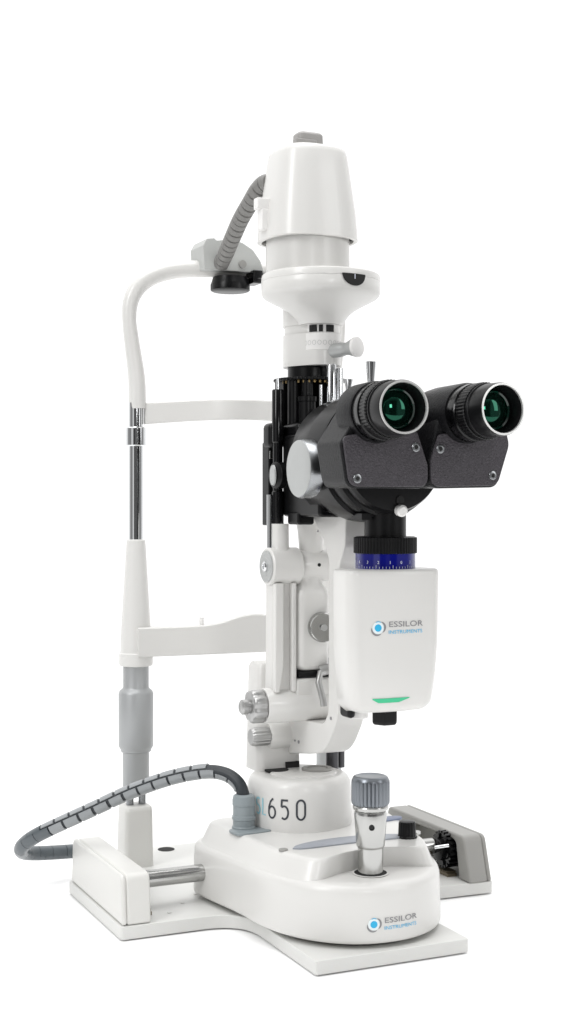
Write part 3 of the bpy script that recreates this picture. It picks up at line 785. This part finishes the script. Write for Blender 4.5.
# ------------------------------------------------------------------ binocular head
MXC = .0035
def housing(sx, outline, rads, tube_c, tube_dir, screws, name):
    """outline is the prism housing seen from the front, in X and Z"""
    o2 = round_poly(outline, rads, 8)
    root_o = None
    m = MB(); y0 = -.1850
    def sh(P, f, cx, cz): return [(cx+(x-cx)*f, cz+(z-cz)*f) for x, z in P]
    cx = sum(p[0] for p in o2)/len(o2); cz = sum(p[1] for p in o2)/len(o2)
    m.loft([[(x, -.1440, z) for x, z in sh(o2, .93, cx, cz)], [(x, -.149, z) for x, z in sh(o2, .985, cx, cz)], [(x, y0, z) for x, z in o2]])
    h = m.build('eyepiece_housing', CRINK, ROOT, bevel=.0016, seg=3)
    return h
# left housing outline (hull of the prism and the tube)
Lh = [(-.0622, .3610), (-.0572, .3310), (.0044, .3310), (.0044, .3480), (-.0150, .3980), (-.0260, .4015), (-.0385, .3965)]
Lr = [.006, .008, .015, .008, .012, .02, .014]
hL = housing(-1, Lh, Lr, None, None, None, '')
Rh = [(.0698, .3630), (.0600, .3322), (.0050, .3310), (.0050, .3500), (.0180, .3990), (.0360, .4050), (.0520, .4020), (.0640, .3880)]
Rr = [.010, .008, .015, .008, .014, .02, .014, .012]
hR = housing(1, Rh, Rr, None, None, None, '')
def plate_part(parent, poly, rads, screws):
    P = round_poly(poly, rads, 8); cx = sum(p[0] for p in P)/len(P); cz = sum(p[1] for p in P)/len(P)
    m = MB(); m.prism_y(P, -.1848, -.1872); pm = m.build('prism_cover', PLATE, parent, bevel=.0006, seg=2)
    for x, z in screws:
        m = MB(); m.lathe([(.0031, 0), (.0031, .0006), (.0026, .0008), (.0015, .0008), (.0013, .0001)], (x, -.1870, z), (0, -1, 0), 28); m.build('cover_screw', STEELD, pm)
        m = MB(); m.lathe([(.0014, 0), (.0014, .0010)], (x, -.1870, z), (0, -1, 0), 6); m.build('screw_socket', HOLE, pm)
plate_part(hL, [(-.0610, .3650), (-.0560, .3322), (.0034, .3322), (.0034, .3470), (-.0050, .3700), (-.0300, .3720)], [.004, .008, .014, .010, .004, .01],
           [(-.0505, .3375), (-.0060, .3590)])
plate_part(hR, [(.0688, .3620), (.0590, .3335), (.0056, .3322), (.0056, .3500), (.0120, .3680), (.0400, .3720), (.0655, .3740)], [.012, .008, .014, .010, .004, .01, .003],
           [(.0130, .3582), (.0550, .3405)])
def eyepiece(end, ang, parent, L=.062):
    a = math.radians(ang); dirv = Vector((sin(a), -cos(a), .015)).normalized()
    o = Vector(end)-dirv*L
    m = MB()
    m.lathe([(.0206, 0), (.0206, L-.040), (.0200, L-.0385)], o, dirv, 64)
    ep = m.build('eyepiece', CRINK, parent, ang=35)
    m = MB(); m.lathe([(.0192, L-.0390), (.0197, L-.0380), (.0197, L-.0290), (.0186, L-.0285), (.0186, L-.0265)], o, dirv, 64); m.build('lock_ring', BLACKG, ep, ang=35)
    m = MB(); m.lathe([(.0190, L-.0270), (.0196, L-.0262), (.0196, L-.0185), (.0190, L-.0178)], o, dirv, 200, rad=flute(50, .02)); m.build('diopter_ring', BLACK, ep, ang=35)
    m = MB(); m.lathe([(.0182, L-.0180), (.0186, L-.0172), (.0186, L-.0150), (.0178, L-.0146), (.0181, L-.0120), (.0178, L-.0015), (.0174, L)], o, dirv, 72, caps=False)
    m.lathe([(.0174, L), (.0160, L-.0002), (.0156, L-.0010), (.0142, L-.0075), (.0138, L-.0100), (.0134, L-.0160)], o, dirv, 72, caps=False)
    m.build('eyecup', BLACK, ep, ang=30)
    m = MB(); m.lathe([(.0173, L+.0001), (.0172, L+.0006), (.0160, L+.0006), (.0157, L-.0006)], o, dirv, 72, caps=False); m.build('eyecup_rim', RIM, ep)
    prof = [(.0140*sin(math.radians(q)), L-.0165+.0085*cos(math.radians(q))) for q in (76, 68, 60, 52, 44, 36, 28, 20, 13, 7, 2)]
    m = MB(); m.lathe(prof, o, dirv, 48); m.build('eyepiece_lens', LENS, ep, ang=80)
    m = MB(); m.lathe([(.0137, L-.0112), (.0128, L-.0100), (.0119, L-.0108), (.0116, L-.0130)], o, dirv, 64, caps=False); m.build('lens_glint_ring', GREENB, ep)  # added green ring, a modelled crescent glint in the eyepiece
    return ep
eyepiece((-.0392, -.2300, .3824), -3.0, hL)
eyepiece((.0354, -.2300, .3833), 3.2, hR)
# flared chrome pegs behind the housing
m = MB(); m.lathe([(.0024, .392), (.0024, .4100), (.0030, .416), (.0040, .4275), (.0036, .4278)], (.0165, -.080, 0), n=28); m.build('flared_peg', CHROME, drum)
m = MB(); m.lathe([(.0018, .386), (.0018, .4030), (.0022, .408), (.0034, .4135), (.0029, .4138)], (-.0025, -.080, 0), n=28); m.build('flared_peg', CHROME, drum)
m = MB(); m.box(-.020, .035, -.130, -.066, .375, .388); m.build('head_mount', BLACK, drum, bevel=.006)

# ------------------------------------------------------------------ camera
th = math.radians(24.5); cc, ss = cos(th), sin(th)
LAT0, D0, HC = .0145, 1.1175, .32
cam_loc = Vector((-(LAT0*cc + D0*ss), -(-LAT0*ss + D0*cc), HC))
cd_ = bpy.data.cameras.new('camera'); co = bpy.data.objects.new('camera', cd_); COL.objects.link(co)
co.location = cam_loc; co.rotation_euler = (PI/2, 0, -th)
cd_.sensor_fit = 'VERTICAL'; cd_.sensor_height = 24; cd_.lens = 1400/1024*24
cd_.shift_y = -7/1024; cd_.clip_start = .05; cd_.clip_end = 200
C.camera = co

# ------------------------------------------------------------------ studio light
def cam_dir(lat, dep, z): # camera frame to world offset
    return Vector((lat*cc+dep*ss, -lat*ss+dep*cc, z))
def area(name, lat, dep, z, sx, sy, power, target=(0, 0, .3), col=(1, 1, 1)):
    l = bpy.data.lights.new(name, 'AREA'); l.shape = 'RECTANGLE'; l.size = sx; l.size_y = sy; l.energy = power; l.color = col
    o = bpy.data.objects.new(name, l); COL.objects.link(o); o.location = cam_dir(lat, dep, z)
    o.rotation_euler = (Vector(target)-o.location).to_track_quat('-Z', 'Y').to_euler()
area('softbox', -1.3, -1.3, 1.5, .55, 1.1, 15)
area('softbox', 1.7, -.9, 1.0, .5, 1.1, 5.5)
area('softbox', .42, -1.25, .62, .16, .22, 1.6)  # small unseen lamp added near the camera for glints on the black parts
area('softbox', 0., -.2, 2.0, 1.4, 1.2, 19)

W = bpy.data.worlds.new('World'); C.world = W; W.use_nodes = True
nt = W.node_tree; bg = nt.nodes['Background']
geo = nt.nodes.new('ShaderNodeTexCoord')
dp = nt.nodes.new('ShaderNodeVectorMath'); dp.operation = 'DOT_PRODUCT'
dp.inputs[1].default_value = (ss, cc, 0)
nt.links.new(geo.outputs['Generated'], dp.inputs[0])
rmp = nt.nodes.new('ShaderNodeMapRange'); rmp.interpolation_type = 'SMOOTHSTEP'
rmp.inputs['From Min'].default_value = -.05; rmp.inputs['From Max'].default_value = .55
rmp.inputs['To Min'].default_value = .12; rmp.inputs['To Max'].default_value = 1.15
nt.links.new(dp.outputs['Value'], rmp.inputs['Value'])
dl = nt.nodes.new('ShaderNodeVectorMath'); dl.operation = 'DOT_PRODUCT'; dl.inputs[1].default_value = (cc, -ss, 0)
nt.links.new(geo.outputs['Generated'], dl.inputs[0])
mr_ = nt.nodes.new('ShaderNodeMapRange'); mr_.inputs['From Min'].default_value = -1; mr_.inputs['From Max'].default_value = 1
nt.links.new(dl.outputs['Value'], mr_.inputs['Value'])
rp = nt.nodes.new('ShaderNodeValToRGB'); rp.color_ramp.interpolation = 'EASE'
els = rp.color_ramp.elements; els[0].position = 0.; els[0].color = (.3, .3, .3, 1); els[1].position = 1.; els[1].color = (.3, .3, .3, 1)
for p_, v_ in ((.10, .25), (.14, .75), (.27, .75), (.31, .06), (.47, .06), (.51, .16), (.60, .16), (.64, .04), (.80, .04), (.86, .35)):
    e_ = els.new(p_); e_.color = (v_, v_, v_, 1)
nt.links.new(mr_.outputs['Result'], rp.inputs['Fac']); nt.links.new(rp.outputs['Color'], rmp.inputs['To Min'])
sep = nt.nodes.new('ShaderNodeSeparateXYZ'); nt.links.new(geo.outputs['Generated'], sep.inputs[0])
r2 = nt.nodes.new('ShaderNodeMapRange'); r2.interpolation_type = 'SMOOTHSTEP'
r2.inputs['From Min'].default_value = .45; r2.inputs['From Max'].default_value = .9
r2.inputs['To Min'].default_value = 0; r2.inputs['To Max'].default_value = .8
nt.links.new(sep.outputs['Z'], r2.inputs['Value'])
ad = nt.nodes.new('ShaderNodeMath'); ad.operation = 'ADD'
nt.links.new(rmp.outputs['Result'], ad.inputs[0]); nt.links.new(r2.outputs['Result'], ad.inputs[1])
nt.links.new(ad.outputs[0], bg.inputs['Strength'])
bg.inputs['Color'].default_value = (1, 1, 1, 1)

C.view_settings.view_transform = 'Standard'; C.view_settings.look = 'None'
C.view_settings.exposure = 0; C.view_settings.gamma = 1
C.render.engine = 'CYCLES'
